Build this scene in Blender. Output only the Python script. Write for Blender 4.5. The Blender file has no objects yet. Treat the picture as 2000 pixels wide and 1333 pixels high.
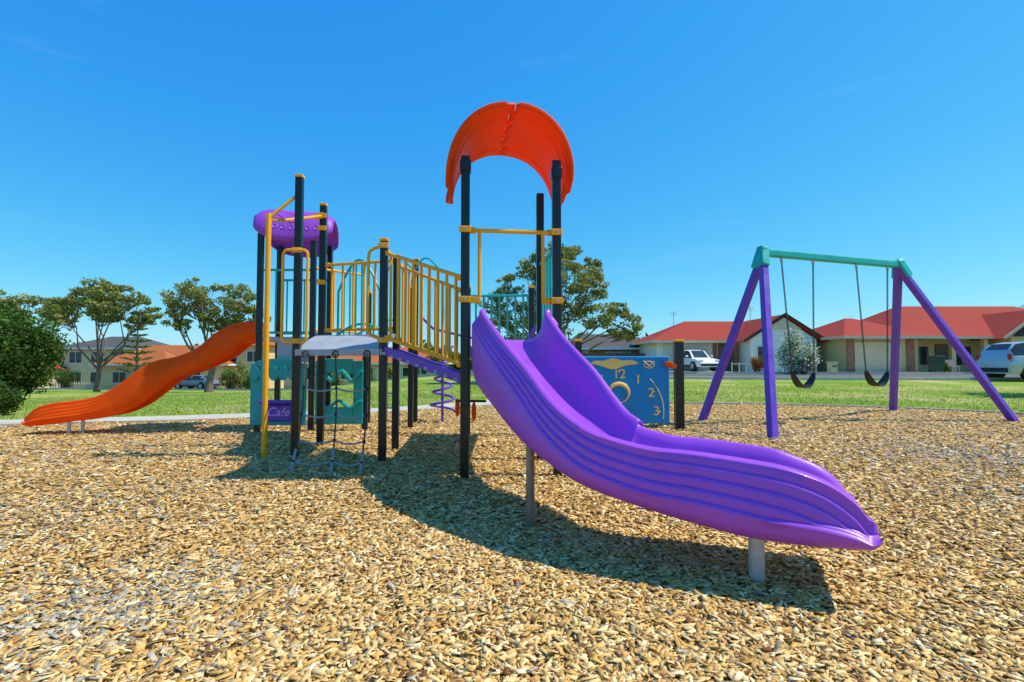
import bpy, math, random
import numpy as np
from mathutils import Vector, Matrix, Quaternion
random.seed(7); rng=np.random.default_rng(11)
scene=bpy.context.scene
try:
    scene.view_settings.view_transform='Standard'; scene.view_settings.look='None'; scene.view_settings.exposure=0
except Exception: pass

# ---------------------------------------------------------------- materials
def new_mat(name):
    m=bpy.data.materials.new(name); m.use_nodes=True
    nt=m.node_tree; b=nt.nodes['Principled BSDF']; return m,nt,b
def N(nt,t,**k):
    n=nt.nodes.new(t)
    for a,v in k.items(): setattr(n,a,v)
    return n
def paint(name,col,rough=.45,var=.12,scale=6,bump=.0,bscale=80,metal=0,spec=.5,trans=0):
    m,nt,b=new_mat(name)
    tc=N(nt,'ShaderNodeTexCoord'); no=N(nt,'ShaderNodeTexNoise'); no.inputs['Scale'].default_value=scale; no.inputs['Detail'].default_value=6
    nt.links.new(tc.outputs['Object'],no.inputs['Vector'])
    mr=N(nt,'ShaderNodeMapRange'); mr.inputs[1].default_value=.3; mr.inputs[2].default_value=.7; mr.inputs[3].default_value=1-var; mr.inputs[4].default_value=1+var
    nt.links.new(no.outputs[0],mr.inputs[0])
    mx=N(nt,'ShaderNodeVectorMath',operation='SCALE'); mx.inputs[0].default_value=col[:3]
    nt.links.new(mr.outputs[0],mx.inputs['Scale']); nt.links.new(mx.outputs[0],b.inputs['Base Color'])
    mr2=N(nt,'ShaderNodeMapRange'); mr2.inputs[1].default_value=.3; mr2.inputs[2].default_value=.7; mr2.inputs[3].default_value=max(.05,rough-.08); mr2.inputs[4].default_value=rough+.1
    nt.links.new(no.outputs[0],mr2.inputs[0]); nt.links.new(mr2.outputs[0],b.inputs['Roughness'])
    b.inputs['Metallic'].default_value=metal
    b.inputs['Specular IOR Level'].default_value=spec
    if bump>0:
        n2=N(nt,'ShaderNodeTexNoise'); n2.inputs['Scale'].default_value=bscale; nt.links.new(tc.outputs['Object'],n2.inputs['Vector'])
        bp=N(nt,'ShaderNodeBump'); bp.inputs['Strength'].default_value=bump; bp.inputs['Distance'].default_value=.003
        nt.links.new(n2.outputs[0],bp.inputs['Height']); nt.links.new(bp.outputs[0],b.inputs['Normal'])
    if trans:
        tr=N(nt,'ShaderNodeBsdfTranslucent'); ms=N(nt,'ShaderNodeMixShader'); ms.inputs[0].default_value=trans
        nt.links.new(mx.outputs[0],tr.inputs['Color']); out=nt.nodes['Material Output']
        nt.links.new(b.outputs[0],ms.inputs[1]); nt.links.new(tr.outputs[0],ms.inputs[2]); nt.links.new(ms.outputs[0],out.inputs['Surface'])
    return m
PURP=paint('purple_plastic',(.38,.085,.66),.36,.07,3,.2,120,spec=.45,trans=.10)
PURPR=paint('purple_roof_plastic',(.38,.085,.64),.42,.07,3,.2,120,spec=.3,trans=.2)
PURPD=paint('purple_metal_paint',(.13,.04,.46),.4,.1)
LILAC=paint('lilac_lettering',(.62,.30,.80),.5,.05)
ORNG=paint('orange_plastic',(.95,.105,.004),.45,.06,3,.2,120,spec=.25,trans=.38)
ORSL=paint('orange_slide_plastic',(.98,.14,.006),.45,.07,3,.2,120,spec=.15,trans=.38)
YEL=paint('yellow_powdercoat',(.90,.39,.006),.38,.06,spec=.3)
TEAL=paint('teal_powdercoat',(.006,.40,.36),.4,.08)
TEALP=paint('teal_plastic',(.006,.33,.32),.42,.12,4,.2,100)
BLK=paint('black_powdercoat',(.006,.007,.008),.32,.3,8)
RUB=paint('black_rubber',(.014,.014,.014),.6,.3,8)
GREY=paint('grey_deck_plastic',(.36,.39,.43),.55,.1,5,.3,90)
GALV=paint('galvanised_steel',(.50,.49,.48),.5,.15,20,metal=.3)
STEEL=paint('weathered_steel',(.24,.20,.16),.5,.3,15,metal=.4)
CHAIN=paint('chain_steel',(.06,.06,.055),.5,.2,metal=.7)
BLUE=paint('blue_panel_plastic',(.008,.23,.56),.42,.08,spec=.3)
GOLD=paint('tan_panel_plastic',(.92,.58,.16),.45,.05)
ROPE=paint('rope',(.30,.31,.30),.8,.3,40)
ROPED=paint('rope_dark',(.06,.06,.055),.8,.3,40)
CONC=paint('concrete',(.52,.47,.38),.85,.15,4,.4,50)
ASPH=paint('asphalt',(.10,.10,.10),.85,.15,3,.4,30)
WHITE=paint('white_paint',(.75,.75,.73),.5,.05)
CREAM=paint('cream_door',(.66,.56,.38),.5,.05)
GLASS=paint('window_glass',(.03,.04,.05),.08,.3,2)
DGREEN=paint('dark_green_bin',(.01,.05,.03),.45,.1)
FENCE=paint('timber_fence',(.16,.09,.05),.8,.3,6)
GREYROOF=paint('grey_tile',(.10,.095,.09),.9,.2,5,spec=.15)
CARW=paint('car_paint_silver',(.42,.48,.55),.22,.02,metal=.3)
CARB=paint('car_paint_grey_blue',(.25,.30,.36),.25,.02,metal=.3)
RED=paint('red_lamp',(.5,.01,.01),.2,.05)
LWALL=paint('rendered_wall',(.80,.80,.76),.8,.08,2,.3,40)
BARK=paint('bark',(.17,.13,.095),.9,.35,6,.8,20)
DBROWN=paint('dark_brown_board',(.05,.03,.025),.8,.2,6)

def wave_mat(name,col,axis='X',scale=12,rough=.55,strength=.5,col2=None,spec=.15):
    m,nt,b=new_mat(name)
    tc=N(nt,'ShaderNodeTexCoord'); w=N(nt,'ShaderNodeTexWave',wave_type='BANDS',bands_direction=axis); w.inputs['Scale'].default_value=scale
    nt.links.new(tc.outputs['Object'],w.inputs['Vector'])
    no=N(nt,'ShaderNodeTexNoise'); no.inputs['Scale'].default_value=1.2; nt.links.new(tc.outputs['Object'],no.inputs['Vector'])
    mx=N(nt,'ShaderNodeMix',data_type='RGBA'); mx.inputs[6].default_value=(*col,1); c2=col2 or tuple(c*.6 for c in col); mx.inputs[7].default_value=(*c2,1)
    ad=N(nt,'ShaderNodeMath',operation='MULTIPLY'); nt.links.new(w.outputs[1],ad.inputs[0]); nt.links.new(no.outputs[0],ad.inputs[1])
    nt.links.new(ad.outputs[0],mx.inputs[0]); nt.links.new(mx.outputs[2],b.inputs['Base Color'])
    bp=N(nt,'ShaderNodeBump'); bp.inputs['Strength'].default_value=strength; bp.inputs['Distance'].default_value=.03
    nt.links.new(w.outputs[1],bp.inputs['Height']); nt.links.new(bp.outputs[0],b.inputs['Normal'])
    b.inputs['Roughness'].default_value=rough; b.inputs['Specular IOR Level'].default_value=spec; return m
REDROOF=wave_mat('red_corrugated_roof',(.44,.065,.04),'X',5,.85)
REDTILE=wave_mat('terracotta_tiles',(.50,.15,.05),'Z',9,.85)
GARAGE=wave_mat('garage_door_panels',(.74,.63,.40),'Z',3.0,.5,.4)
GARAGEW=wave_mat('garage_door_white',(.70,.70,.66),'Z',3.0,.5,.4)
def brick_mat(name,c1,c2,mort=(.4,.37,.33)):
    m,nt,b=new_mat(name)
    tc=N(nt,'ShaderNodeTexCoord'); mp=N(nt,'ShaderNodeMapping'); mp.inputs['Rotation'].default_value=(math.radians(90),0,0)
    nt.links.new(tc.outputs['Object'],mp.inputs[0]); br=N(nt,'ShaderNodeTexBrick'); nt.links.new(mp.outputs[0],br.inputs[0])
    br.inputs['Color1'].default_value=(*c1,1); br.inputs['Color2'].default_value=(*c2,1); br.inputs['Mortar'].default_value=(*mort,1)
    br.inputs['Scale'].default_value=2.2; br.inputs['Mortar Size'].default_value=.012
    nt.links.new(br.outputs[0],b.inputs['Base Color']); b.inputs['Roughness'].default_value=.85; return m
BRICKR=brick_mat('red_brick',(.30,.09,.05),(.40,.15,.08))
BRICKT=brick_mat('tan_brick',(.72,.50,.22),(.78,.56,.28))
BRICKC=brick_mat('cream_brick',(.70,.58,.34),(.60,.48,.28))

def attr_mat(name,rough=.8,trans=0,spec=.3):
    m,nt,b=new_mat(name)
    at=N(nt,'ShaderNodeAttribute'); at.attribute_name='tint'
    nt.links.new(at.outputs['Color'],b.inputs['Base Color']); b.inputs['Roughness'].default_value=rough
    b.inputs['Specular IOR Level'].default_value=spec
    if trans:
        tr=N(nt,'ShaderNodeBsdfTranslucent'); mx=N(nt,'ShaderNodeMixShader'); mx.inputs[0].default_value=trans
        nt.links.new(at.outputs['Color'],tr.inputs['Color']); out=nt.nodes['Material Output']
        nt.links.new(b.outputs[0],mx.inputs[1]); nt.links.new(tr.outputs[0],mx.inputs[2]); nt.links.new(mx.outputs[0],out.inputs['Surface'])
    return m
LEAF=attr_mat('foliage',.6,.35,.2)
CHIP=attr_mat('wood_chip',.85,0,.10)
BLADE=attr_mat('grass_blade',.6,.3)

def chip_base():
    m,nt,b=new_mat('chip_ground')
    tc=N(nt,'ShaderNodeTexCoord')
    v=N(nt,'ShaderNodeTexVoronoi'); v.inputs['Scale'].default_value=34; nt.links.new(tc.outputs['Object'],v.inputs['Vector'])
    cr=N(nt,'ShaderNodeValToRGB'); e=cr.color_ramp.elements; e[0].position=0; e[0].color=(.12,.055,.018,1); e[1].position=1; e[1].color=(.80,.55,.23,1)
    x=e.new(.3); x.color=(.38,.21,.065,1); x=e.new(.65); x.color=(.62,.38,.13,1)
    sp=N(nt,'ShaderNodeSeparateColor'); nt.links.new(v.outputs['Color'],sp.inputs[0]); nt.links.new(sp.outputs[0],cr.inputs[0])
    no=N(nt,'ShaderNodeTexNoise'); no.inputs['Scale'].default_value=.45; no.inputs['Detail'].default_value=4; nt.links.new(tc.outputs['Object'],no.inputs['Vector'])
    mr=N(nt,'ShaderNodeMapRange'); mr.inputs[1].default_value=.54; mr.inputs[2].default_value=.72; nt.links.new(no.outputs[0],mr.inputs[0])
    mm=N(nt,'ShaderNodeMath',operation='MULTIPLY'); mm.inputs[1].default_value=.35; nt.links.new(mr.outputs[0],mm.inputs[0])
    mx=N(nt,'ShaderNodeMix',data_type='RGBA'); mx.inputs[7].default_value=(.30,.26,.20,1); nt.links.new(mm.outputs[0],mx.inputs[0]); nt.links.new(cr.outputs[0],mx.inputs[6])
    nt.links.new(mx.outputs[2],b.inputs['Base Color']); b.inputs['Roughness'].default_value=.9; b.inputs['Specular IOR Level'].default_value=.1
    bp=N(nt,'ShaderNodeBump'); bp.inputs['Strength'].default_value=.9; bp.inputs['Distance'].default_value=.02
    nt.links.new(sp.outputs[1],bp.inputs['Height']); nt.links.new(bp.outputs[0],b.inputs['Normal']); return m
CHIPB=chip_base()
def grass_mat():
    m,nt,b=new_mat('grass')
    tc=N(nt,'ShaderNodeTexCoord')
    n1=N(nt,'ShaderNodeTexNoise'); n1.inputs['Scale'].default_value=.30; n1.inputs['Detail'].default_value=8; n1.inputs['Roughness'].default_value=.65
    n2=N(nt,'ShaderNodeTexNoise'); n2.inputs['Scale'].default_value=14; n2.inputs['Detail'].default_value=6
    for n in (n1,n2): nt.links.new(tc.outputs['Object'],n.inputs['Vector'])
    cr=N(nt,'ShaderNodeValToRGB'); e=cr.color_ramp.elements; e[0].position=.33; e[0].color=(.15,.26,.02,1); e[1].position=.66; e[1].color=(.52,.44,.18,1)
    x=e.new(.50); x.color=(.25,.34,.04,1)
    nt.links.new(n1.outputs[0],cr.inputs[0])
    mr=N(nt,'ShaderNodeMapRange'); mr.inputs[1].default_value=.3; mr.inputs[2].default_value=.7; mr.inputs[3].default_value=.65; mr.inputs[4].default_value=1.25
    nt.links.new(n2.outputs[0],mr.inputs[0]); sc=N(nt,'ShaderNodeVectorMath',operation='SCALE'); nt.links.new(cr.outputs[0],sc.inputs[0]); nt.links.new(mr.outputs[0],sc.inputs['Scale'])
    nt.links.new(sc.outputs[0],b.inputs['Base Color']); b.inputs['Roughness'].default_value=.95; b.inputs['Specular IOR Level'].default_value=.1
    bp=N(nt,'ShaderNodeBump'); bp.inputs['Strength'].default_value=.7; bp.inputs['Distance'].default_value=.05
    nt.links.new(n2.outputs[0],bp.inputs['Height']); nt.links.new(bp.outputs[0],b.inputs['Normal']); return m
GRASS=grass_mat()

# ---------------------------------------------------------------- helpers
def empty(name,loc=(0,0,0)):
    e=bpy.data.objects.new(name,None); e.location=loc; e.empty_display_size=.2; scene.collection.objects.link(e); return e
def link(o,parent):
    scene.collection.objects.link(o)
    if parent is not None:
        o.parent=parent; o.matrix_parent_inverse=Matrix.Translation(-Vector(parent.location))
def mk(name,parts,mat,parent=None,smooth=False,bevel=0,sharp=35,seg=2):
    V=[];F=[]
    for v,f in parts:
        o=len(V); V+= [tuple(p) for p in v]; F+=[tuple(i+o for i in q) for q in f]
    me=bpy.data.meshes.new(name); me.from_pydata(V,[],F); me.validate(); me.update()
    me.materials.append(mat)
    if smooth:
        me.polygons.foreach_set('use_smooth',[True]*len(me.polygons))
        try: me.set_sharp_from_angle(angle=math.radians(sharp))
        except Exception: pass
    o=bpy.data.objects.new(name,me); link(o,parent)
    if bevel>0:
        b=o.modifiers.new('bevel','BEVEL'); b.width=bevel; b.segments=seg; b.limit_method='ANGLE'
    return o
BF=[(0,3,2,1),(4,5,6,7),(0,1,5,4),(1,2,6,5),(2,3,7,6),(3,0,4,7)]
def box(c,s,rz=0,M=None):
    v=[]
    for z in (-.5,.5):
        for x,y in ((-.5,-.5),(.5,-.5),(.5,.5),(-.5,.5)):
            p=Vector((x*s[0],y*s[1],z*s[2]))
            if M is not None: p=M@p
            elif rz: p=Matrix.Rotation(rz,3,'Z')@p
            v.append(p+Vector(c))
    return v,BF
def bx(x0,x1,y0,y1,z0,z1): return box(((x0+x1)/2,(y0+y1)/2,(z0+z1)/2),(x1-x0,y1-y0,z1-z0))
def beam(p,q,w,h,up=(0,0,1)):
    p=Vector(p);q=Vector(q);d=(q-p); L=d.length; d.normalize(); u=Vector(up)
    s=d.cross(u); 
    if s.length<1e-4: s=Vector((1,0,0))
    s.normalize(); u2=s.cross(d).normalized()
    M=Matrix((s,d,u2)).transposed()
    return box((p+q)/2,(w,L,h),M=M)
def tube(pts,r,seg=10,closed=False):
    P=[Vector(p) for p in pts]; n=len(P)
    R=r if isinstance(r,(list,tuple)) else [r]*n
    T=[]
    for i in range(n):
        a=P[(i-1)%n] if (closed or i>0) else P[i]; b=P[(i+1)%n] if (closed or i<n-1) else P[i]
        t=(b-a); t=t.normalized() if t.length>1e-9 else Vector((0,0,1)); T.append(t)
    ref=Vector((0,0,1)) if abs(T[0].z)<.9 else Vector((1,0,0))
    nrm=T[0].cross(ref).normalized(); V=[];F=[]
    for i in range(n):
        if i>0:
            nrm=nrm-T[i]*nrm.dot(T[i]); nrm.normalize()
        bn=T[i].cross(nrm)
        for k in range(seg):
            a=2*math.pi*k/seg; V.append(P[i]+nrm*math.cos(a)*R[i]+bn*math.sin(a)*R[i])
    m=n if closed else n-1
    for i in range(m):
        j=(i+1)%n
        for k in range(seg):
            l=(k+1)%seg; F.append((i*seg+k,i*seg+l,j*seg+l,j*seg+k))
    if not closed:
        F.append(tuple(range(seg))[::-1]); F.append(tuple((n-1)*seg+k for k in range(seg)))
    return V,F
def fillet(pts,rad,n=5,closed=False):
    P=[Vector(p) for p in pts]; out=[]; m=len(P)
    for i in range(m):
        if not closed and i in (0,m-1): out.append(P[i]); continue
        a=P[i-1];b=P[i];c=P[(i+1)%m]; r=min(rad,(a-b).length*.45,(c-b).length*.45)
        s=b+(a-b).normalized()*r; e=b+(c-b).normalized()*r
        for k in range(n+1):
            t=k/n; out.append((1-t)**2*s+2*t*(1-t)*b+t*t*e)
    return out
def cyl(c,r,h,seg=20,axis='Z'):
    c=Vector(c); d={'X':Vector((1,0,0)),'Y':Vector((0,1,0)),'Z':Vector((0,0,1))}[axis]*h/2
    return tube([c-d,c+d],r,seg)
def sphere(c,r,nu=12,nv=8,s=(1,1,1)):
    V=[];F=[]
    for j in range(nv+1):
        th=math.pi*j/nv
        for i in range(nu):
            a=2*math.pi*i/nu; V.append((c[0]+r*s[0]*math.sin(th)*math.cos(a),c[1]+r*s[1]*math.sin(th)*math.sin(a),c[2]+r*s[2]*math.cos(th)))
    for j in range(nv):
        for i in range(nu):
            k=(i+1)%nu; F.append((j*nu+i,(j+1)*nu+i,(j+1)*nu+k,j*nu+k))
    return V,F
def catmull(P,n):
    P=[np.array(p,float) for p in P]; P=[2*P[0]-P[1]]+P+[2*P[-1]-P[-2]]; out=[]
    segs=len(P)-3
    for s in range(segs):
        p0,p1,p2,p3=P[s:s+4]
        for k in range(n):
            t=k/n; out.append(.5*((2*p1)+(-p0+p2)*t+(2*p0-5*p1+4*p2-p3)*t*t+(-p0+3*p1-3*p2+p3)*t**3))
    out.append(P[-2]); return out
def sst(t): t=min(1,max(0,t)); return t*t*(3-2*t)
def tz(x,y):
    wl=sst((-2-x)/14); zl=-2.6*min(1,max(0,(y-12)/58)); zr=.3*sst((y-14)/20)
    return wl*zl+(1-wl)*zr

def np_mesh(name,V,F,mat,parent=None,tint=None):
    me=bpy.data.meshes.new(name); nv=len(V); nf,k=F.shape
    me.vertices.add(nv); me.vertices.foreach_set('co',V.astype(np.float32).ravel())
    me.loops.add(nf*k); me.loops.foreach_set('vertex_index',F.astype(np.int32).ravel())
    me.polygons.add(nf); me.polygons.foreach_set('loop_start',np.arange(0,nf*k,k,dtype=np.int32))
    try: me.polygons.foreach_set('loop_total',np.full(nf,k,dtype=np.int32))
    except Exception: pass
    me.update(calc_edges=True)
    if tint is not None:
        a=me.attributes.new('tint','FLOAT_COLOR','POINT'); c=np.ones((nv,4),np.float32); c[:,:3]=tint; a.data.foreach_set('color',c.ravel())
    me.materials.append(mat); o=bpy.data.objects.new(name,me); link(o,parent); return o

# ---------------------------------------------------------------- terrain
def grid_coords(a,b):
    g=[0]; s=1.0
    while g[-1]<b: g.append(g[-1]+s); s=s*1.0 if g[-1]<60 else s*1.25
    h=[0]; s=1.0
    while h[-1]>a: h.append(h[-1]-s); s=s*1.0 if h[-1]>-60 else s*1.25
    return sorted(set(h+g))
gx=grid_coords(-900,900); gy=[y for y in grid_coords(-30,1500)]
V=[(x,y,tz(x,y)) for y in gy for x in gx]; nx=len(gx)
F=[(j*nx+i,j*nx+i+1,(j+1)*nx+i+1,(j+1)*nx+i) for j in range(len(gy)-1) for i in range(nx-1)]
mk('grass_ground',[(V,F)],GRASS,smooth=True,sharp=180)

bpts=[(-12,1),(-10.6,5),(-8.4,7.7),(-5.5,8.6),(-3,9.7),(-0.5,11.6),(2,12.3),(5,12.1),(7.9,11.2),(10,9.4),(11.6,7),(12.6,2),(11,-4),(0,-7),(-10,-4)]
def closed_cat(P,n):
    m=len(P); out=[]
    for s in range(m):
        p0,p1,p2,p3=[np.array(P[(s+k-1)%m],float) for k in range(4)]
        for k in range(n):
            t=k/n; out.append(.5*((2*p1)+(-p0+p2)*t+(2*p0-5*p1+4*p2-p3)*t*t+(-p0+3*p1-3*p2+p3)*t**3))
    return np.array(out)
B=closed_cat(bpts,12); C0=np.array((0.5,3.0))
def hchip(x,y):
    return .012+.010*np.sin(x*1.7+np.cos(y*1.3)*1.5)+.010*np.sin(y*2.1+x*.8)+.006*np.sin(x*4.1-y*3.3)+.005*np.sin(y*5.7+x*1.1)
R=110; V=[];F=[]; m=len(B)
for r in range(R+1):
    f=r/R
    for p in B:
        q=C0+(p-C0)*f; V.append((q[0],q[1],max(.008,float(hchip(q[0],q[1])))))
for r in range(R):
    for i in range(m):
        k=(i+1)%m; F.append((r*m+i,(r+1)*m+i,(r+1)*m+k,r*m+k))
mk('wood_chip_ground',[(V,F)],CHIPB,smooth=True,sharp=180)

def chips():
    def samp(n,r0,r1,power):
        u=rng.random(n)
        r=np.sqrt(r0*r0+u*(r1*r1-r0*r0)) if power else r0*np.exp(u*np.log(r1/r0))
        th=(rng.random(n)-.5)*math.radians(122)
        return r*np.sin(th),r*np.cos(th)
    x1,y1=samp(66000,.9,3.1,True); x2,y2=samp(125000,3.1,15,False)
    x=np.concatenate([x1,x2]); y=np.concatenate([y1,y2])
    ins=np.zeros(len(x),bool); n=len(B); j=n-1
    for i in range(n):
        xi,yi=B[i];xj,yj=B[j]
        c=((yi>y)!=(yj>y))&(x<(xj-xi)*(y-yi)/(yj-yi+1e-12)+xi); ins^=c; j=i
    x=x[ins];y=y[ins]; n=len(x)
    L=(.013+.050*rng.random(n)**2.0); W=np.minimum(L*(.26+.40*rng.random(n)),.018); T=.0014+.0028*rng.random(n)
    far=np.clip((np.hypot(x,y)-3)/8,0,1); L*=1+.35*far; W*=1+.5*far
    yaw=rng.random(n)*2*math.pi; a=rng.normal(0,.23,n); b=rng.normal(0,.28,n)
    z=np.maximum(.008,hchip(x,y))+.003+.015*rng.random(n)
    ex=np.stack([np.cos(yaw)*np.cos(a),np.sin(yaw)*np.cos(a),np.sin(a)],1)
    ey0=np.stack([-np.sin(yaw),np.cos(yaw),np.zeros(n)],1)
    ez=np.cross(ex,ey0); ey=ey0*np.cos(b)[:,None]+ez*np.sin(b)[:,None]; ez=np.cross(ex,ey)
    c=np.stack([x,y,z],1); V=np.zeros((n,8,3))
    tap=.45+.55*rng.random(n); sk=rng.normal(0,.18,n); k=0
    for sz in (-1,1):
        for sx,sy in ((-1,-1),(1,-1),(1,1),(-1,1)):
            ty=np.where(sx>0,tap,1.0)
            V[:,k]=c+ex*(L*(sx*.5+sy*sk*.4))[:,None]+ey*(W*sy*.5*ty)[:,None]+ez*(T*sz*.5)[:,None]; k+=1
    f=np.array([(4,5,6,7),(0,1,5,4),(1,2,6,5),(2,3,7,6),(3,0,4,7)]); F=(f[None]+(np.arange(n)*8)[:,None,None]).reshape(-1,4)
    pal=np.array([(.80,.54,.22),(.68,.41,.13),(.90,.67,.32),(.50,.28,.09),(.20,.095,.035),(.74,.43,.12),(.94,.78,.46)])
    col=pal[rng.choice(len(pal),n,p=[.26,.2,.15,.14,.07,.12,.06])]*(.75+.33*rng.random((n,1)))
    g=np.zeros(n)
    for cx,cy,s,w in ((-3.1,3.6,.7,.30),(-1.6,2.1,.35,.45),(-1.7,1.5,.3,.2),(-4.6,6.0,1.0,.3),(5.0,5.4,.9,.85),(6.0,6.2,.8,.6),(3.6,3.9,.45,.35),(3.6,7.6,.8,.35),(6.5,8.0,1.2,.3)):
        g=np.maximum(g,w*np.exp(-((x-cx)**2+(y-cy)**2)/(2*s*s)))
    g=np.clip(g+.02,0,1); gm=rng.random(n)<g
    gc=np.array([(.44,.38,.29)])*(.45+.9*rng.random((n,1))); col[gm]=gc[gm]
    np_mesh('wood_chips',V.reshape(-1,3),F,CHIP,None,np.repeat(col,8,axis=0))
chips()

def strip(path,w,h,name,mat,parent=None,off=.0,zf=tz,base=-.1):
    V=[];F=[]; n=len(path)
    for i in range(n):
        p=np.array(path[i]); a=np.array(path[max(0,i-1)]); b=np.array(path[min(n-1,i+1)]); t=b-a; t=t/np.linalg.norm(t); nn=np.array((-t[1],t[0]))
        for k,(o,zz) in enumerate(((-w/2,base),(-w/2,h),(w/2,h),(w/2,base))):
            q=p+nn*(o+off); V.append((q[0],q[1],zf(q[0],q[1])+zz))
    for i in range(n-1):
        for k in range(3): F.append((i*4+k,i*4+k+1,(i+1)*4+k+1,(i+1)*4+k))
    return mk(name,[(V,F)],mat,parent)
bl=[tuple(p) for p in B]
strip(bl[:12*12+1],.07,.045,'garden_edging',CONC)
path=[tuple(p) for p in catmull([(-30,5.2),(-18,6.4),(-12.5,7.2),(-8.7,8.35),(-5.8,9.15),(-3.2,10.3),(-1,12.2),(0.5,15),(1.5,20),(3,27)],8)]
strip(path,.95,.012,'concrete_path',CONC,base=-.05)
rp=[tuple(p) for p in catmull([(95,26),(60,26.5),(30,27),(12,27.5),(2,30),(-10,38),(-25,48),(-45,54),(-90,56)],10)]
def wide(path,offs,name,mat,z):
    V=[];F=[];n=len(path);k=len(offs)
    for i in range(n):
        p=np.array(path[i]); a=np.array(path[max(0,i-1)]); b=np.array(path[min(n-1,i+1)]); t=b-a; t=t/np.linalg.norm(t); nn=np.array((-t[1],t[0]))
        for o in offs:
            q=p+nn*o; V.append((q[0],q[1],tz(q[0],q[1])+z))
    for i in range(n-1):
        for j in range(k-1): F.append((i*k+j,i*k+j+1,(i+1)*k+j+1,(i+1)*k+j))
    mk(name,[(V,F)],mat,None)
wide(rp,[-3,-2,-1,0,1,2,3],'road',ASPH,.03)
strip(rp,.16,.13,'kerb',CONC,off=3.1); strip(rp,.16,.13,'kerb',CONC,off=-3.1)
wide(rp,[-6.2,-5.6,-5],'footpath',CONC,.035)

def blades():
    n=80000; r=9*np.exp(rng.random(n)*np.log(26/9)); th=(rng.random(n)-.5)*math.radians(104)
    x=r*np.sin(th); y=r*np.cos(th)
    ins=np.zeros(n,bool); j=len(B)-1
    Bo=C0+(B-C0)*1.008
    for i in range(len(Bo)):
        xi,yi=Bo[i];xj,yj=Bo[j]; c=((yi>y)!=(yj>y))&(x<(xj-xi)*(y-yi)/(yj-yi+1e-12)+xi); ins^=c; j=i
    ok=~ins
    pp=np.array(path)
    d=np.min(np.hypot(x[:,None]-pp[None,:,0],y[:,None]-pp[None,:,1]),axis=1); ok&=d>.62
    ok&=y<22
    x=x[ok];y=y[ok];n=len(x); z=np.array([tz(a,b) for a,b in zip(x,y)])
    h=.02+.05*rng.random(n)**2; w=.006+.006*rng.random(n); yaw=rng.random(n)*6.28
    dx=np.cos(yaw)*w; dy=np.sin(yaw)*w; lx=rng.normal(0,.02,n); ly=rng.normal(0,.02,n)
    V=np.zeros((n,3,3)); V[:,0]=np.stack([x-dx,y-dy,z],1); V[:,1]=np.stack([x+dx,y+dy,z],1); V[:,2]=np.stack([x+lx,y+ly,z+h],1)
    F=np.arange(n*3).reshape(-1,3)
    col=np.array((.22,.34,.035))*(.6+.8*rng.random((n,1))); dry=rng.random(n)<.28; col[dry]=np.array((.50,.44,.2))
    np_mesh('grass',V.reshape(-1,3),F,BLADE,None,np.repeat(col,3,axis=0))
blades()

# ---------------------------------------------------------------- play structure
play=empty('play_structure',(-1.3,6,0))
FL=(-.40,4.35); FR=(.39,4.45); RR=(.29,5.24); RL=(-.475,5.14)
A=(-2.27,5.40); P1=(-1.29,5.13); P2=(-1.32,5.83); Bp=(-2.27,6.10)
Cc=(-3.61,7.30); E=(-2.85,7.30); E2=(-2.90,8.1); C2=(-3.70,8.1)
posts=[(FL,2.77,0),(FR,2.77,0),(RR,2.74,0),(RL,2.70,0),(A,2.97,1),(P1,2.22,1),(P2,2.2,1),(Bp,2.88,1),(Cc,2.85,0),(E,2.85,0),(E2,2.85,0),(C2,2.85,0),
       ((-2.1,7.35),1.08,1),((-1.6,8.5),2.7,1),((-1.5,7.6),2.1,1),((.26,6.9),2.0,1),((-.60,6.95),2.0,1),((-2.3,8.2),2.1,1)]
mk('posts',[box((p[0],p[1],h/2-.1),(.075,.075,h+.2),.07) for p,h,c in posts],BLK,play,bevel=.008)
mk('post_caps',[box((p[0],p[1],h+.012),(.086,.086,.032),.07) for p,h,c in posts if c],YEL,play,bevel=.008)
def poly(pts,z0,z1):
    n=len(pts); V=[(x,y,z0) for x,y in pts]+[(x,y,z1) for x,y in pts]
    F=[tuple(range(n))[::-1],tuple(range(n,2*n))]+[(i,(i+1)%n,n+(i+1)%n,n+i) for i in range(n)]
    return V,F
mk('tower_deck',[poly([FL,FR,RR,RL],1.04,1.10),poly([RL,RR,(.26,6.9),(-.6,6.95)],1.03,1.09)],GREY,play,bevel=.01)
mk('slide_deck',[poly([Cc,E,E2,C2],1.30,1.36)],GREY,play,bevel=.01)
V=[];F=[]; n=8
for i in range(n+1):
    t=i/n; z=1.13+.19*math.sin(t*math.pi/2)
    l=np.array(A)*(1-t)+np.array(Bp)*t; r=np.array(P1)*(1-t)+np.array(P2)*t
    for q,zz in ((l,z),(r,z),(r,z-.05),(l,z-.05)): V.append((q[0],q[1],zz))
for i in range(n):
    for k in range(4):
        l=(k+1)%4; F.append((i*4+k,i*4+l,(i+1)*4+l,(i+1)*4+k))
F+=[(3,2,1,0),(n*4,n*4+1,n*4+2,n*4+3)]
mk('sloping_platform',[(V,F)],GREY,play,smooth=True,bevel=.006)
mk('platform_frame',[beam((A[0],A[1]-.02,1.10),(P1[0],P1[1]-.02,1.10),.05,.07),beam((E[0],E[1],1.30),(Bp[0],Bp[1],1.27),.04,.09),poly([Bp,P2,(-2.3,7.3),E],1.25,1.30)],GREY,play,bevel=.008)
mk('bridge_stringers',[beam((P1[0],P1[1],1.12),(FL[0],FL[1],.85),.03,.085),beam((P2[0],P2[1],1.12),(RL[0],RL[1],.85),.03,.085),
    beam((Bp[0],Bp[1]-.03,1.27),(E[0]+.05,E[1],1.35),.03,.09)],PURPD,play,bevel=.006)
tr=[]
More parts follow.
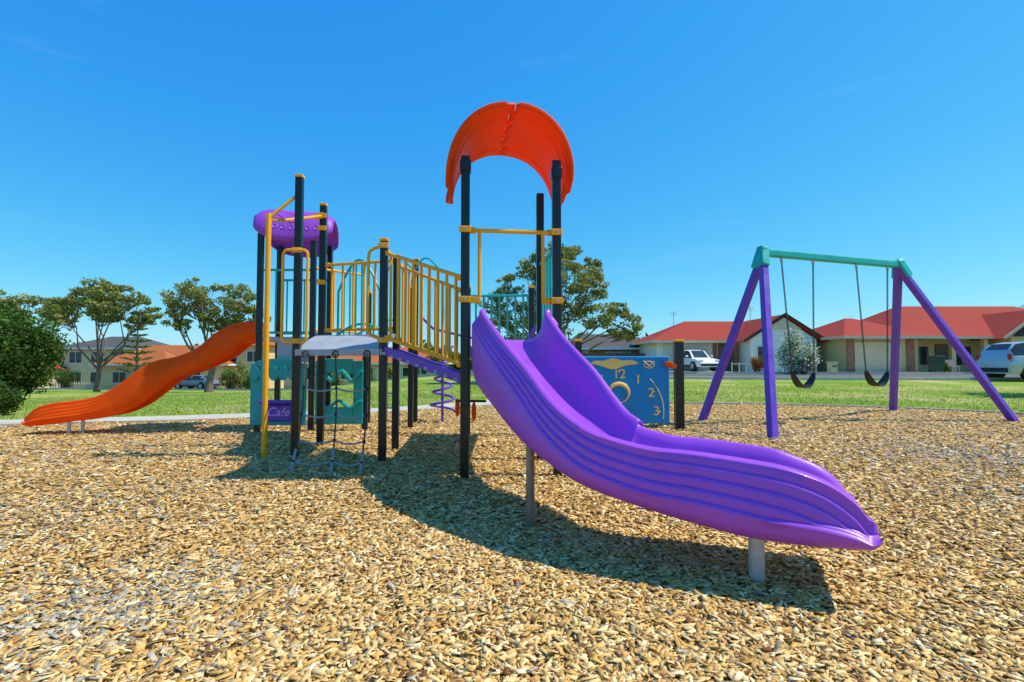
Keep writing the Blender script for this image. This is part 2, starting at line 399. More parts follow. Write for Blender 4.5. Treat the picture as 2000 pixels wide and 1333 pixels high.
for i in range(9):
    t=(i+.5)/9; a=Vector((*P1,1.10)).lerp(Vector((*FL,.84)),t); b=Vector((*P2,1.10)).lerp(Vector((*RL,.84)),t)
    tr.append(beam(a,b,.10,.03))
mk('bridge_treads',tr,GREY,play)
def barrier(p,q,b0,t0,b1,t1,n,r=.014,R_=.018,inset=.0):
    p=Vector((*p,0));q=Vector((*q,0)); d=(q-p).normalized(); P=p+d*.045;Q=q-d*.045
    parts=[tube([P+Vector((0,0,t0)),Q+Vector((0,0,t1))],R_,10),tube([P+Vector((0,0,b0)),Q+Vector((0,0,b1))],R_,10)]
    for i in range(n):
        t=(i+.6)/(n+.2); a=P.lerp(Q,t); parts.append(tube([a+Vector((0,0,b0+(b1-b0)*t)),a+Vector((0,0,t0+(t1-t0)*t))],r,8))
    return parts
def lug(p,d,z,L=.09,h=.05,w=.03):
    d=Vector((*d,0)).normalized(); c=Vector((*p,z)); return beam(c-d*.03,c+d*L,w,h)
yb=[]
yb+=barrier(P1,FL,1.24,2.09,.98,1.73,9)
yb+=barrier(P2,RL,1.24,2.09,.98,1.73,9)
yb+=barrier(Bp,P2,1.38,2.16,1.38,2.16,6)
yb+=barrier(E,(-2.3,7.9),1.45,2.35,1.45,2.35,4,.013)
mk('yellow_barriers',yb,YEL,play,smooth=True)
bk=[]
def dirv(a,b): return (b[0]-a[0],b[1]-a[1])
for a,b,z0,z1 in ((P1,FL,2.09,1.24),(P2,RL,2.09,1.24),(Bp,P2,2.16,1.38)):
    bk+=[lug(a,dirv(a,b),z0),lug(a,dirv(a,b),z1)]
for a,b,z0,z1 in ((FL,P1,1.73,.98),(RL,P2,1.73,.98),(P2,Bp,2.16,1.38)):
    bk+=[lug(a,dirv(a,b),z0),lug(a,dirv(a,b),z1)]
bk+=[lug(FL,(1,.12),2.13,.09,.055,.02),lug(FR,(-1,-.12),2.13,.09,.055,.02),lug(FL,(1,.12),1.53,.13,.055,.02),lug(FR,(-1,-.12),1.53,.13,.055,.02)]
for p,zs in ((FL,(2.13,1.53)),(FR,(2.13,1.53)),(A,(2.18,1.22)),(P1,(2.17,1.22)),(Bp,(2.6,2.75,1.95))):
    for z in zs: bk.append(box((p[0],p[1]-.045,z),(.10,.018,.055),.07))
mk('brackets',bk,YEL,play,bevel=.006)
bolts=[]
for p,zs in ((FL,(2.13,1.53)),(FR,(2.13,1.53)),(A,(2.18,1.22)),(P1,(2.17,1.22))):
    for z in zs: bolts.append(cyl((p[0],p[1]-.058,z),.012,.012,10,'Y'))
mk('bolts',bolts,GALV,play)
g=[tube([(FL[0],FL[1]-.0,2.13),(FR[0],FR[1]-.0,2.13)],.018,10)]
for p,s in ((FL,1),(FR,-1)):
    x=p[0]+s*.12; y=p[1]+.02*s
    g.append(tube(fillet([(x,y,2.13),(x,y,1.53),(p[0]+s*.04,y,1.53)],.04),.015,8))
mk('entry_guard',g,YEL,play,smooth=True)
def loop(x0,x1,y,z0,z1,r=.016): return tube(fillet([(x0,y,z0),(x1,y,z0),(x1,y,z1),(x0,y,z1)],.06,5,True),r,8,True)
mk('handle_loops',[loop(A[0]-.14,A[0]+.12,A[1]-.05,1.21,2.18),tube(fillet([(P1[0],P1[1]-.03,2.17),(P1[0]-.15,P1[1]-.03,2.12),(P1[0]-.15,P1[1]-.03,1.28),(P1[0],P1[1]-.03,1.22)],.06),.016,8)],YEL,play,smooth=True)
pt=(-2.54,5.29)
mk('fire_pole',[tube([(pt[0],pt[1],-.1),(pt[0],pt[1],2.55)],.027,14),tube([(pt[0],pt[1],2.50),(A[0],A[1],2.80)],.017,8),
    tube(fillet([(pt[0],pt[1],2.49),(pt[0]+.1,pt[1]+.15,2.52),(Bp[0],Bp[1],2.76)],.1),.017,8),beam((Bp[0]-.1,Bp[1]-.06,2.72),(Bp[0]+.02,Bp[1]-.045,2.76),.02,.07)],YEL,play,smooth=True)
tb=[]
tb+=barrier((-.60,6.95),(.26,6.9),1.2,1.9,1.2,1.9,7,.013)
tb+=barrier(FR,RR,1.2,2.0,1.2,2.0,5,.013)
tb+=barrier(C2,E2,1.45,2.3,1.45,2.3,5,.012)
tb+=barrier(Cc,E,1.42,2.32,1.42,2.32,2,.012)
a0=Vector((-2.35,6.9,0)); a1=Vector((-1.75,6.75,0))
ptsA=[]
for i in range(13):
    t=i/12; ptsA.append(a0.lerp(a1,t)+Vector((0,0,1.95+.42*math.sin(t*math.pi))))
tb.append(tube([a0+Vector((0,0,1.3))]+ptsA+[a1+Vector((0,0,1.3))],.017,8))
for i in range(1,7):
    t=i/7; q=a0.lerp(a1,t); tb.append(tube([q+Vector((0,0,1.3)),q+Vector((0,0,1.95+.42*math.sin(t*math.pi)))],.012,8))
for zc,yy in ((1.28,6.0),(1.28,6.6)):
    tb.append(tube([(-2.1+.7*i/10,yy,zc+.17*math.sin(math.pi*i/10)) for i in range(11)],.015,8))
for x in (-2.05,-1.85):
    tb.append(tube(fillet([(x,8.4,-.1),(x,8.4,1.9),(x,8.0,2.6)],.25),.016,8))
for i in range(7): tb.append(tube([(-2.05,8.4,.25+.24*i),(-1.85,8.4,.25+.24*i)],.012,8))
for x in (-1.45,-1.05):
    tb.append(tube(fillet([(x,7.6,2.35),(x-.25,7.6,2.62),(x-.45,7.6,2.3),(x-.45,7.6,1.2)],.2),.014,8))
mk('teal_barriers',tb,TEAL,play,smooth=True)
mk('support_board',[beam((-3.35,7.31,1.14),(-2.9,7.31,1.14),.02,.28)],GREY,play)
mk('spinner_rod',[cyl((-.47,5.05,.55),.012,.5,8),tube([(-.55,5.0,.62),(-.25,5.0,.62)],.012,8)],RUB,play)
mk('spinner_handles',[sphere((-.37,5.0,.52),.03,12,8,(.8,.5,3.2)),sphere((-.53,5.0,.56),.03,12,8,(.8,.5,3.0))],ORSL,play,smooth=True)

def roof(name,c,ang,hw,H,z0,mat,parent,e0=.30,e1=.53,pu=.9,pz=.95,drop=.0,cut=.08,pe=.55,rim=.020,tooth=.022,lip=1.0):
    ca,sa=math.cos(ang),math.sin(ang)
    def W(u,v,z): return (c[0]+u*ca-v*sa,c[1]+u*sa+v*ca,z)
    for side in (-1,1):
        V=[];F=[];nu=18; nv=36
        for i in range(nu+1):
            ph=(i/nu)*math.pi/2
            e=e0+(e1-e0)*math.sin(ph)**pe
            if i==0: e-=cut
            if i==1: e-=cut*.45
            if i==2: e-=cut*.15
            for j in range(nv+1):
                vv=-1+2*j/nv; v=e*vv
                u=side*hw*math.cos(ph)**pu
                z=z0+H*math.sin(ph)**pz-drop*math.cos(ph)**2*(1-vv*vv)
                edge=min(j,nv-j)/nv
                k_=lip*.028*max(0,1-edge/.05)
                z+=k_*math.sin(ph); u+=side*k_*math.cos(ph)
                if lip<=0:   # rounded, drooping end edges
                    dd=max(0,abs(vv)-.62)/.38; z-=.10*dd*dd*math.sin(ph); u-=side*.05*dd*dd*math.cos(ph)
                elif .14<edge<.20: z-=.012*math.sin(ph); u-=side*.012*math.cos(ph)
                if i==nu:
                    sq=tooth if (int((j)/nv*9)%2==0) else -tooth
                    u=sq+side*.005
                V.append(W(u,v,z))
        for i in range(nu):
            for j in range(nv):
                q=(i*(nv+1)+j,i*(nv+1)+j+1,(i+1)*(nv+1)+j+1,(i+1)*(nv+1)+j)
                F.append(q if side>0 else q[::-1])
        o=mk(name+'_half',[(V,F)],mat,parent,smooth=True,sharp=50)
        s=o.modifiers.new('s','SOLIDIFY'); s.thickness=.03; s.offset=0
        for jj in (0,nv):
            mk(name+'_rim',[tube([V[i*(nv+1)+jj] for i in range(nu)],rim,8)],mat,parent,smooth=True)
        mk(name+'_rim',[tube([V[j] for j in range(nv+1)],rim,8)],mat,parent,smooth=True)
    return W
roof('tower_roof',(-.055,4.80),math.radians(7.2),.525,.60,2.57,ORNG,play,drop=.05)
mk('roof_clips',[box((FL[0],FL[1]-.0,2.68),(.095,.10,.10),.07),box((FR[0],FR[1]-.0,2.66),(.095,.10,.10),.07)],BLK,play,bevel=.01)
z0r,Hr,hwr,pur,pzr=2.76,.47,.56,.62,.80
W2=roof('slide_tower_roof',(-3.24,7.72),math.radians(90+14),hwr,Hr,z0r,PURPR,play,.50,.53,pur,pzr,.05,.16,.45,.012,.006,0)
def near(t,v):
    ph=t*math.pi/2; u=(hwr+.012)*math.cos(ph)**pur
    z=z0r+.006+Hr*math.sin(ph)**pzr-.05*math.cos(ph)**2*(1-(v/.5)**2)
    dd=max(0,abs(v/.52)-.62)/.38; z-=.10*dd*dd*math.sin(ph); u-=.05*dd*dd*math.cos(ph)
    a=W2(-u,v,z);b=W2(u,v,z); return a if a[1]<b[1] else b
mk('roof_emboss',[tube([near(.42+.10*math.sin(i*.45),-.36+.72*i/20) for i in range(21)],.012,6),
    tube([near(.60+.08*math.cos(i*.35),-.30+.6*i/20) for i in range(21)],.012,6)]+[tube([near(.20+.045*math.cos(a*.8),.02+k*.11+.032*math.sin(a*.8)) for a in range(8)],.009,6,True) for k in range(-3,3)],PURP,play,smooth=True)

def slide(name,st,W0,W1,side,mat,parent,dk=(.045,.050),step=.014):
    S=catmull(st,8); n=len(S); rows=[]
    for i in range(n):
        a=S[max(0,i-1)];b=S[min(n-1,i+1)]; t=np.array((b[0]-a[0],b[1]-a[1])); t/=np.linalg.norm(t)
        nn=np.array((-t[1],t[0]))*side; f=i/(n-1); W=W0+(W1-W0)*min(1,f*2.5)
        rows.append((S[i][0],S[i][1],S[i][2],S[i][3],S[i][4],nn[0],nn[1],W,t[0],t[1],f))
    x,y,b,m_,t,nx_,ny_,W,tx,ty,f=rows[-1]
    for d,k in ((.016,.86),(.028,.60),(.034,.3)):
        mid=(b+t)/2
        rows.append((x+tx*d+nx_*W*(1-k)*.03,y+ty*d+ny_*W*(1-k)*.03,mid-(mid-b)*k,mid+(m_-mid)*k,mid+(t-mid)*k,nx_,ny_,W*(1-(1-k)*.06),tx,ty,1))
    def prof(b,m,t,W,f):
        h=t-b; half=[]
        half.append((.14,max(b+.02,m-.07)) if m-.07>b+.02 else (.14,b+.004))
        half.append((.085,b)); half.append((.05,b+.03*h)); half.append((.022,b+.10*h)); half.append((.006,b+.20*h)); half.append((0,b+.30*h))
        u=0.; grow=.55+.75*f
        zs=[max(b+h*(.34+.05*(3-k)),t-(dk[0]+dk[1]*(k+.2))*grow) for k in range(4)][::-1]
        zs=[min(z,t-.10*h-.03*h*(3-i)) for i,z in enumerate(zs)]
        for z in zs:
            half.append((u-.003,z-.012*min(1,h*4))); half.append((u+.004,z-.001)); half.append((u+step,z+.003*min(1,h*4)))
            u+=step
        half.append((u,t-.05*h)); half.append((u+.006,t-.06*h if h<.2 else t-.012)); half.append((u+.024,t)); half.append((u+.044,t-.008)); 
        ui=u+.054; hh=t-m
        for q,w in ((.25,.008),(.55,.025),(.78,.05),(.92,.085),(.98,.12),(1.0,.16)):
            half.append((min(ui+w,W*.46),t-hh*q))
        full=half+[(W/2,m-.002)]+[(W-a,z) for a,z in half[::-1]]
        full+=[(W/2,half[0][1])]
        return full
    V=[];F=[]
    for (x,y,b,m,t,nx_,ny_,W,_,_,f) in rows:
        pr=prof(b,m,t,W,f); K=len(pr)
        for u,z in pr: V.append((x+nx_*u,y+ny_*u,z))
    for i in range(len(rows)-1):
        for k in range(K):
            l=(k+1)%K; q=(i*K+k,(i+1)*K+k,(i+1)*K+l,i*K+l); F.append(q if side>0 else q[::-1])
    F.append(tuple(range(K))); F.append(tuple((len(rows)-1)*K+k for k in range(K))[::-1])
    o=mk(name,[(V,F)],mat,parent,smooth=True,sharp=60)
    import bmesh
    bm=bmesh.new(); bm.from_mesh(o.data); bmesh.ops.recalc_face_normals(bm,faces=bm.faces); bm.to_mesh(o.data); bm.free()
    return o
ps=empty('playground_slide',(.5,3,0))
st=[(-.33,4.36,.86,1.19,1.46),(-.315,4.1,.79,1.12,1.41),(-.20,3.68,.69,.95,1.24),(0,3.2,.51,.72,.99),(.145,2.9,.43,.59,.80),(.27,2.7,.375,.51,.695),(.385,2.56,.345,.465,.645),
    (.60,2.41,.30,.42,.60),(.81,2.30,.26,.385,.59),(.99,2.21,.232,.36,.575),(1.14,2.14,.228,.35,.555),(1.27,2.085,.232,.34,.51),(1.36,2.045,.240,.335,.44),(1.405,2.025,.246,.325,.375)]
slide('slide_chute',st,.72,.60,1,PURP,ps)
mk('slide_legs',[cyl((.11,3.1,.22),.026,.64,16),],STEEL,ps,smooth=True)
mk('slide_foot',[cyl((1.10,2.34,.05),.034,.5,16)],GALV,ps,smooth=True)
mk('foot_boss',[sphere((1.10,2.34,.27),.10,16,8,(1,1,.45))],PURP,ps,smooth=True)
os_=empty('playground_slide',(-5,7,0))
st2=[(-3.66,7.38,1.31,1.42,1.60),(-3.86,7.34,1.27,1.40,1.585),(-4.02,7.31,1.13,1.36,1.55),(-4.25,7.27,.985,1.20,1.42),(-4.48,7.22,.87,1.02,1.20),(-4.73,7.17,.77,.90,1.08),(-4.98,7.12,.56,.80,1.02),
    (-5.17,7.08,.40,.65,.92),(-5.41,7.03,.28,.45,.71),(-5.65,6.98,.225,.36,.55),(-5.89,6.93,.20,.31,.485),(-6.17,6.86,.165,.27,.45),(-6.36,6.82,.15,.24,.39),(-6.46,6.80,.145,.22,.28)]
slide('slide_chute',st2,.56,.54,-1,ORSL,os_,(.04,.04),.016)
mk('slide_legs',[cyl((-6.02,7.0,.05),.022,.4,12),cyl((-5.9,7.08,.05),.022,.4,12)],GALV,os_,smooth=True)

net=empty('climbing_net',(-1.7,4.9,0))
tops=[(-2.14,5.30,1.08),(-1.80,5.22,1.08),(-1.45,5.12,1.08)]; bots=[(-1.98,4.62,0.0),(-1.62,4.62,0.0),(-1.34,4.56,0.0)]
rp_=[];rd=[]; 
def rpt(k,t):
    a=Vector(tops[k]);b=Vector(bots[k]); p=a.lerp(b,t); p.z-=.05*math.sin(t*math.pi); p.y+=.08*math.sin(t*math.pi); return p
for k in range(3):
    rd.append(tube([rpt(k,i/10) for i in range(9)],.008,8)); rp_.append(tube([rpt(k,.8),rpt(k,.9),rpt(k,1)],.014,8))
    rd.append(tube([(tops[k][0]+.03*math.cos(a),tops[k][1],tops[k][2]+.0+.035*math.sin(a)) for a in [i*math.pi/6 for i in range(12)]],.008,6,True))
for t in (.28,.5,.72,.9):
    for k in range(2):
        a=rpt(k,t);b=rpt(k+1,t); rp_.append(tube([a.lerp(b,i/8)-Vector((0,0,.03*math.sin(math.pi*i/8))) for i in range(9)],.009,8))
kn=[sphere(rpt(k,t),.018,8,6) for k in range(3) for t in (.28,.5,.72,.9)]
mk('net_ropes',rp_,ROPE,net,smooth=True); mk('net_verticals',rd,ROPED,net,smooth=True); mk('net_connectors',kn,RUB,net,smooth=True)

def txt(body,loc,size,mat,parent,name,rz=0,ext=.004,shear=0):
    c=bpy.data.curves.new(name,'FONT'); c.body=body; c.size=size; c.extrude=ext; c.align_x='CENTER'; c.align_y='CENTER'; c.shear=shear; c.offset=.002; c.materials.append(mat)
    o=bpy.data.objects.new(name,c); o.rotation_euler=(math.radians(90),0,rz); o.location=loc; link(o,parent); return o
def disc(c,rx,rz,th=.02,seg=28,a0=0,a1=2*math.pi):
    n=seg; P=[(c[0]+rx*math.cos(a0+(a1-a0)*i/n),c[2]+rz*math.sin(a0+(a1-a0)*i/n)) for i in range(n)]
    V=[(x,c[1]-th/2,z) for x,z in P]+[(x,c[1]+th/2,z) for x,z in P]
    F=[tuple(range(n)),tuple(range(n,2*n))[::-1]]+[(i,n+i,n+(i+1)%n,(i+1)%n) for i in range(n)]
    return V,F
cafe=empty('cafe_play_panel',(-3.25,7.25,0))
y0,y1=7.235,7.262
mk('panel',[bx(-3.69,-3.44,y0,y1,.11,.98),bx(-3.02,-2.90,y0,y1,.11,.98),bx(-3.44,-3.02,y0,y1,.80,1.01),bx(-3.44,-3.02,y0,y1,.11,.44)],TEALP,cafe,bevel=.01)
mk('awning_scallops',[disc((-3.62+.135*i,y0-.03,.84),.07,.10) for i in range(6)]+[disc((-3.29,y0-.02,.98),.33,.07)],TEALP,cafe,bevel=.004)
mk('counter',[bx(-3.52,-3.02,y0-.12,y0-.002,.42,.47),bx(-3.50,-3.05,y0-.045,y0-.003,.17,.41)],PURPD,cafe,bevel=.02)
txt('Cafe',(-3.27,y0-.055,.30),.17,LILAC,cafe,'cafe_lettering',shear=.35)
pp2=empty('play_panel',(-2.4,7.3,0))
mk('panel',[bx(-2.80,-2.66,7.30,7.33,.12,1.02),bx(-2.26,-2.12,7.30,7.33,.12,1.02),bx(-2.66,-2.26,7.30,7.33,.84,1.05),bx(-2.66,-2.26,7.30,7.33,.12,.36)],TEALP,pp2,bevel=.01)
mk('panel_waves',[tube([(-2.78+.66*i/16,7.29,.80+.07*math.sin(i*.9)) for i in range(17)],.03,8),tube([(-2.78+.66*i/16,7.29,.40+.05*math.cos(i*.8)) for i in range(17)],.025,8)],TEALP,pp2,smooth=True)

ck=empty('clock_play_panel',(1.75,7.62,0))
mk('posts',[box((2.50,7.69,.64),(.13,.10,1.32),.05),box((.98,7.60,.64),(.10,.10,1.32),.05)],BLK,ck,bevel=.008)
mk('post_caps',[box((2.50,7.69,1.318),(.14,.11,.035),.05),box((.98,7.60,1.318),(.11,.11,.035),.05)],YEL,ck,bevel=.01)
mk('board',[bx(1.05,2.335,7.60,7.64,.09,1.085)],BLUE,ck,bevel=.03,seg=3)
yf=7.595
def blob(pts_up,pts_dn):
    P=pts_up+pts_dn[::-1]; n=len(P); V=[(x,yf-.004,z) for x,z in P]+[(x,yf+.004,z) for x,z in P]
    m=len(pts_up); F=[]
    for i in range(m-1):
        a,b,c_,d=i,i+1,n-2-i,n-1-i; F.append((a,b,c_,d)); F.append((n+a,n+d,n+c_,n+b))
    for i in range(n): F.append((i,(i+1)%n,n+(i+1)%n,n+i))
    return V,F
xs=[1.17+.70*i/24 for i in range(25)]
up=[(x,.985+.055*math.sin((x-1.17)/.70*math.pi)**.7+.012*math.sin(x*22)) if 0<i<24 else (x,.985) for i,x in enumerate(xs)]
dn=[(x,.978-.055*math.sin((x-1.17)/.70*math.pi)**.7+.030*math.sin(x*11+1)*math.sin((x-1.17)/.70*math.pi)) if 0<i<24 else (x,.975) for i,x in enumerate(xs)]
mk('clock_shapes',[blob(up,dn),
   tube([(1.58+.15*math.cos(a),yf,.54+.14*math.sin(a)) for a in [i*math.pi/14 for i in range(28)]],[.020+.012*math.sin(i*math.pi/14) for i in range(28)],8,True),
   tube([(1.56+.68*math.cos(a),yf,.27+.68*math.sin(a)) for a in [math.pi*(-.05+.5*i/20) for i in range(13)]],.006,6)]+
   [tube([(1.58+.58*math.cos(a),yf,.27+.58*math.sin(a)),(1.58+.61*math.cos(a),yf,.27+.61*math.sin(a))],.010,6) for a in (0,.52,1.05,1.57)],GOLD,ck,smooth=True)
mk('clock_hub',[disc((1.58,yf+.002,.54),.07,.07,.012)],BLUE,ck)
for s,x,z in (('12',1.59,.82),('1',1.865,.74),('2',2.06,.545),('3',2.135,.275),('11',1.28,.74)):
    txt(s,(x,yf-.001,z),.19,GOLD,ck,'clock_numeral')
mk('stand_in_mark',[tube([(2.03+.075*math.cos(a),yf,.96+.05*math.sin(a)) for a in [i*math.pi/8 for i in range(16)]],.007,6,True),tube([(1.95,yf,1.02),(2.06,yf,.92)],.009,6),tube([(2.00,yf,.92),(2.11,yf,1.01)],.009,6)],GOLD,ck,smooth=True)
mk('knob',[cyl((2.33,7.57,.96),.05,.06,16,'Y'),beam((2.25,7.55,.99),(2.42,7.55,.93),.03,.05)],ORSL,ck,bevel=.008)

sp=empty('spiral_climber',(-1.15,8.5,0))
hel=[(-1.15+.20*math.cos(a)*(.8+.2*math.cos(a*.15)),8.5+.20*math.sin(a),.18+a*.034) for a in [i*math.pi/8 for i in range(0,82)]]
mk('spiral',[tube(hel,.020,8),tube([(-1.15,8.5,-.1),(-1.15,8.5,1.9)],.022,10),tube([(-1.5,8.4,1.75),(-1.3,8.45,1.55),(-.9,8.4,1.45),(-.6,7.4,1.35)],.022,8)],PURPD,sp,smooth=True)
mk('purple_rail',[tube(fillet([(.22,6.5,1.3),(.30,6.4,1.45),(.42,6.0,1.25),(.45,6.0,.9)],.08),.03,8)],PURPD,play,smooth=True)

# ---------------------------------------------------------------- swing set
sw=empty('swing_set',(5.4,8.4,0))
TA=Vector((3.9,7.9,2.70)); TB=Vector((6.76,8.9,2.70))
feet=[((3.38,6.67),TA),((3.17,8.70),TA),((7.77,10.5),TB),((8.42,8.55),TB)]
mk('legs',[beam((f[0],f[1],-.1),(t.x,t.y,t.z-.04),.105,.105,(1,.3,0)) for f,t in feet],PURPD,sw,bevel=.012)
bd=(TB-TA).normalized()
cb=[beam(TA-bd*.05,TB+bd*.05,.11,.11)]
for f,t in feet:
    a=Vector((f[0],f[1],0)); d=(a-t).normalized(); cb.append(beam(t+Vector((0,0,.045))-d*.04,t+d*.26,.14,.14,(1,.3,0)))
mk('top_beam',cb,TEAL,sw,bevel=.02)
def chain(p,q):
    p=Vector(p);q=Vector(q); L=(q-p).length; n=int(L/.036); d=(q-p).normalized(); s=d.cross(Vector((0,1,0))).normalized(); u=d.cross(s); out=[]
    for i in range(n):
        c=p+d*(i+.5)*L/n; w=s if i%2 else u
        out.append(tube([c+d*.026*math.cos(a)+w*.012*math.sin(a) for a in [k*math.pi/4 for k in range(8)]],.0048,5,True))
    return out
for t1,t2,dx in ((.123,.343,.05),(.663,.91,.03)):
    a=TA.lerp(TB,t1);b=TA.lerp(TB,t2); mid=(a+b)/2
    la=mid+(a-mid)*.68+Vector((dx,0,-1.86)); lb=mid+(b-mid)*.68+Vector((dx,0,-1.88))
    mk('chains',chain(a-Vector((0,0,.09)),la)+chain(b-Vector((0,0,.09)),lb),CHAIN,sw,smooth=True)
    V=[];F=[];n=16; w=Vector((-bd.y,bd.x,0))*.085
    for i in range(n+1):
        t=i/n; c=la.lerp(lb,t); c.z-=.24*math.sin(t*math.pi)**.75; 
        for k,(ww,zz) in enumerate(((-1,0),(1,0),(1,.014),(-1,.014))): V.append(c+w*ww*(.35+.65*math.sin(math.pi*t)**.5)+Vector((0,0,zz)))
    for i in range(n):
        for k in range(4):
            l=(k+1)%4; F.append((i*4+k,i*4+l,(i+1)*4+l,(i+1)*4+k))
    F+=[(3,2,1,0),(n*4,n*4+1,n*4+2,n*4+3)]
    mk('belt_seat',[(V,F)],RUB,sw,smooth=True,sharp=50)
    mk('hangers',[cyl((a.x,a.y,a.z-.08),.022,.07,10),cyl((b.x,b.y,b.z-.08),.022,.07,10)],GALV,sw)

# ---------------------------------------------------------------- vegetation
def leafcloud(clumps,size,pal,per,flat=.8):
    Cs=[];cols=[]
    for (x,y,z,r) in clumps:
        n=int(per*r*r)+20
        d=rng.normal(size=(n,3)); d/=np.linalg.norm(d,axis=1)[:,None]; rr=r*(.35+.65*rng.random(n)**.5)*(.75+.5*rng.random(n))
        p=d*rr[:,None]; p[:,2]*=flat; Cs.append(p+np.array((x,y,z)))
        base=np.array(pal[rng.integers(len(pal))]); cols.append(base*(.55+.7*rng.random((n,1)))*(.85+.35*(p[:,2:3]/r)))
    P=np.concatenate(Cs); col=np.clip(np.concatenate(cols),.004,1); n=len(P)
    a=rng.normal(size=(n,3)); a/=np.linalg.norm(a,axis=1)[:,None]; b=rng.normal(size=(n,3)); b-=a*np.sum(a*b,1)[:,None]; b/=np.linalg.norm(b,axis=1)[:,None]
    s=size*(.6+.8*rng.random(n)); w=s*(.35+.3*rng.random(n))
    V=np.stack([P-a*s[:,None],P+b*w[:,None],P+a*s[:,None],P-b*w[:,None]],1)
    return V.reshape(-1,3),np.arange(n*4).reshape(-1,4),np.repeat(col,4,axis=0)
OLIVE=[(.30,.33,.07),(.36,.38,.09),(.24,.27,.06),(.42,.39,.12)]
DARK=[(.08,.16,.025),(.11,.21,.035),(.065,.12,.02)]
MID=[(.15,.27,.035),(.21,.33,.05),(.13,.21,.035)]
def gumtree(name,x,y,H,crowns,trunk_r=.2,lean=(0,0),fork=.4,leaf=.13,per=170,pal=OLIVE,sub=9,zb=None):
    z0=tz(x,y)-.1 if zb is None else zb; e=empty(name,(x,y,z0)); base=Vector((x,y,z0)); fk=base+Vector((lean[0],lean[1],H*fork))
    parts=[tube([base,base.lerp(fk,.35)+Vector((lean[0]*-.15,0,0)),base.lerp(fk,.7)+Vector((.05,0,0)),fk],[trunk_r*1.3,trunk_r,trunk_r*.85,trunk_r*.6],10)]
    clumps=[]
    for (cx,cz,r) in crowns:
        cy=rng.normal()*r*.5
        c=Vector((x+cx,y+cy,z0+cz)); m1=fk.lerp(c,.45)+Vector((rng.normal()*.25,rng.normal()*.25,-.12*(c-fk).length)); m2=fk.lerp(c,.75)+Vector((rng.normal()*.2,0,-.03))
        st=base.lerp(fk,.6+.4*rng.random())
        parts.append(tube([st,m1,m2,c],[trunk_r*.42,trunk_r*.28,trunk_r*.16,trunk_r*.06],7))
        clumps.append((c.x,c.y,c.z,r*.40))
        for k in range(sub):
            d=Vector(rng.normal(size=3)); d.normalize(); q=c+Vector((d.x*r*.9,d.y*r*.9,d.z*r*.6)); rs=r*(.20+.26*rng.random())
            clumps.append((q.x,q.y,q.z,rs)); s2=m2 if rng.random()<.5 else m1.lerp(c,.5)
            parts.append(tube([s2,s2.lerp(q,.5)+Vector((0,0,-.08*r)),q],[trunk_r*.12,trunk_r*.08,trunk_r*.03],5))
    mk('trunk_and_limbs',parts,BARK,e,smooth=True)
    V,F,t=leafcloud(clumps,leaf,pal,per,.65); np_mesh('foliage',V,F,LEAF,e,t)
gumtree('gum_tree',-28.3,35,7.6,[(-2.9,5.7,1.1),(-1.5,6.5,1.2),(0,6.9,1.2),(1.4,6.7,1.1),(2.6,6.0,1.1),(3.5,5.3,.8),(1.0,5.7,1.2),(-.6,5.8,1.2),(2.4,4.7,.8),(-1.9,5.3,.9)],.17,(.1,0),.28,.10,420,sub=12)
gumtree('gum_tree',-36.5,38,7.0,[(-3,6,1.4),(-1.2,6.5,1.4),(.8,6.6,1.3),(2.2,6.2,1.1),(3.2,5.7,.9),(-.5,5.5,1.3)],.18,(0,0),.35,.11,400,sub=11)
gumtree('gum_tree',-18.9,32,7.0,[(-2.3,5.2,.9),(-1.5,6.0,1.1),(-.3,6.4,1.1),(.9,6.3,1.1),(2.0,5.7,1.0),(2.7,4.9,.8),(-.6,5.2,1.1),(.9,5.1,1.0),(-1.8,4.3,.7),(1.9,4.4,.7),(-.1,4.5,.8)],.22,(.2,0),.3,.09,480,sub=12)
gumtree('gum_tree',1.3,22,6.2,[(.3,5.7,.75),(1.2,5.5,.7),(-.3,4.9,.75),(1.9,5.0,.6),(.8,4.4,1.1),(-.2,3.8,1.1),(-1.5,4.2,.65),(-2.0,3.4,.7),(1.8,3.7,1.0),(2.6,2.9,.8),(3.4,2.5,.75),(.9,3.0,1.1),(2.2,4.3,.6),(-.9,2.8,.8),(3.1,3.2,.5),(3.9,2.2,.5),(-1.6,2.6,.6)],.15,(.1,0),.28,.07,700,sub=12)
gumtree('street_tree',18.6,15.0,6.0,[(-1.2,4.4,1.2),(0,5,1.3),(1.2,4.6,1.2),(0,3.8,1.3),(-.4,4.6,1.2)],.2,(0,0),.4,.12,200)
def bush(name,x,y,r,h,pal,leaf=.07,per=700,n=16,z=None,extra=None):
    z0=tz(x,y) if z is None else z; e=empty(name,(x,y,z0)); cl=[]
    for k in range(n):
        d=rng.normal(size=3); d/=np.linalg.norm(d); f=.62
        cl.append((x+d[0]*r*f,y+d[1]*r*f,z0+h*.52+d[2]*h*.36,r*(.3+.18*rng.random())))
    cl.append((x,y,z0+h*.45,r*.7))
    V,F,t=leafcloud(cl,leaf,pal,per/(r*r) if r<1 else per/ max(1,r*.8),h/(2*r)*1.2)
    if extra is not None:
        sel=rng.random(len(V)//4)<extra[1]; t=t.reshape(-1,4,3); t[sel]=extra[0]; t=t.reshape(-1,3)
    np_mesh('foliage',V,F,LEAF,e,t); mk('stems',[tube([(x,y,z0-.1),(x+.03*r*i,y,z0+h*.5)],[.05*r,.02*r],6) for i in (-3,0,3)],BARK,e)
bush('large_bush',-26.6,27,2.3,4.3,DARK,.10,1300,34)
bush('bush',-9.6,9.6,.45,.75,DARK,.035,650,16)
bush('flowering_bush',16.75,30,1.15,2.5,MID,.055,1500,26,None,((.92,.90,.86),.42))
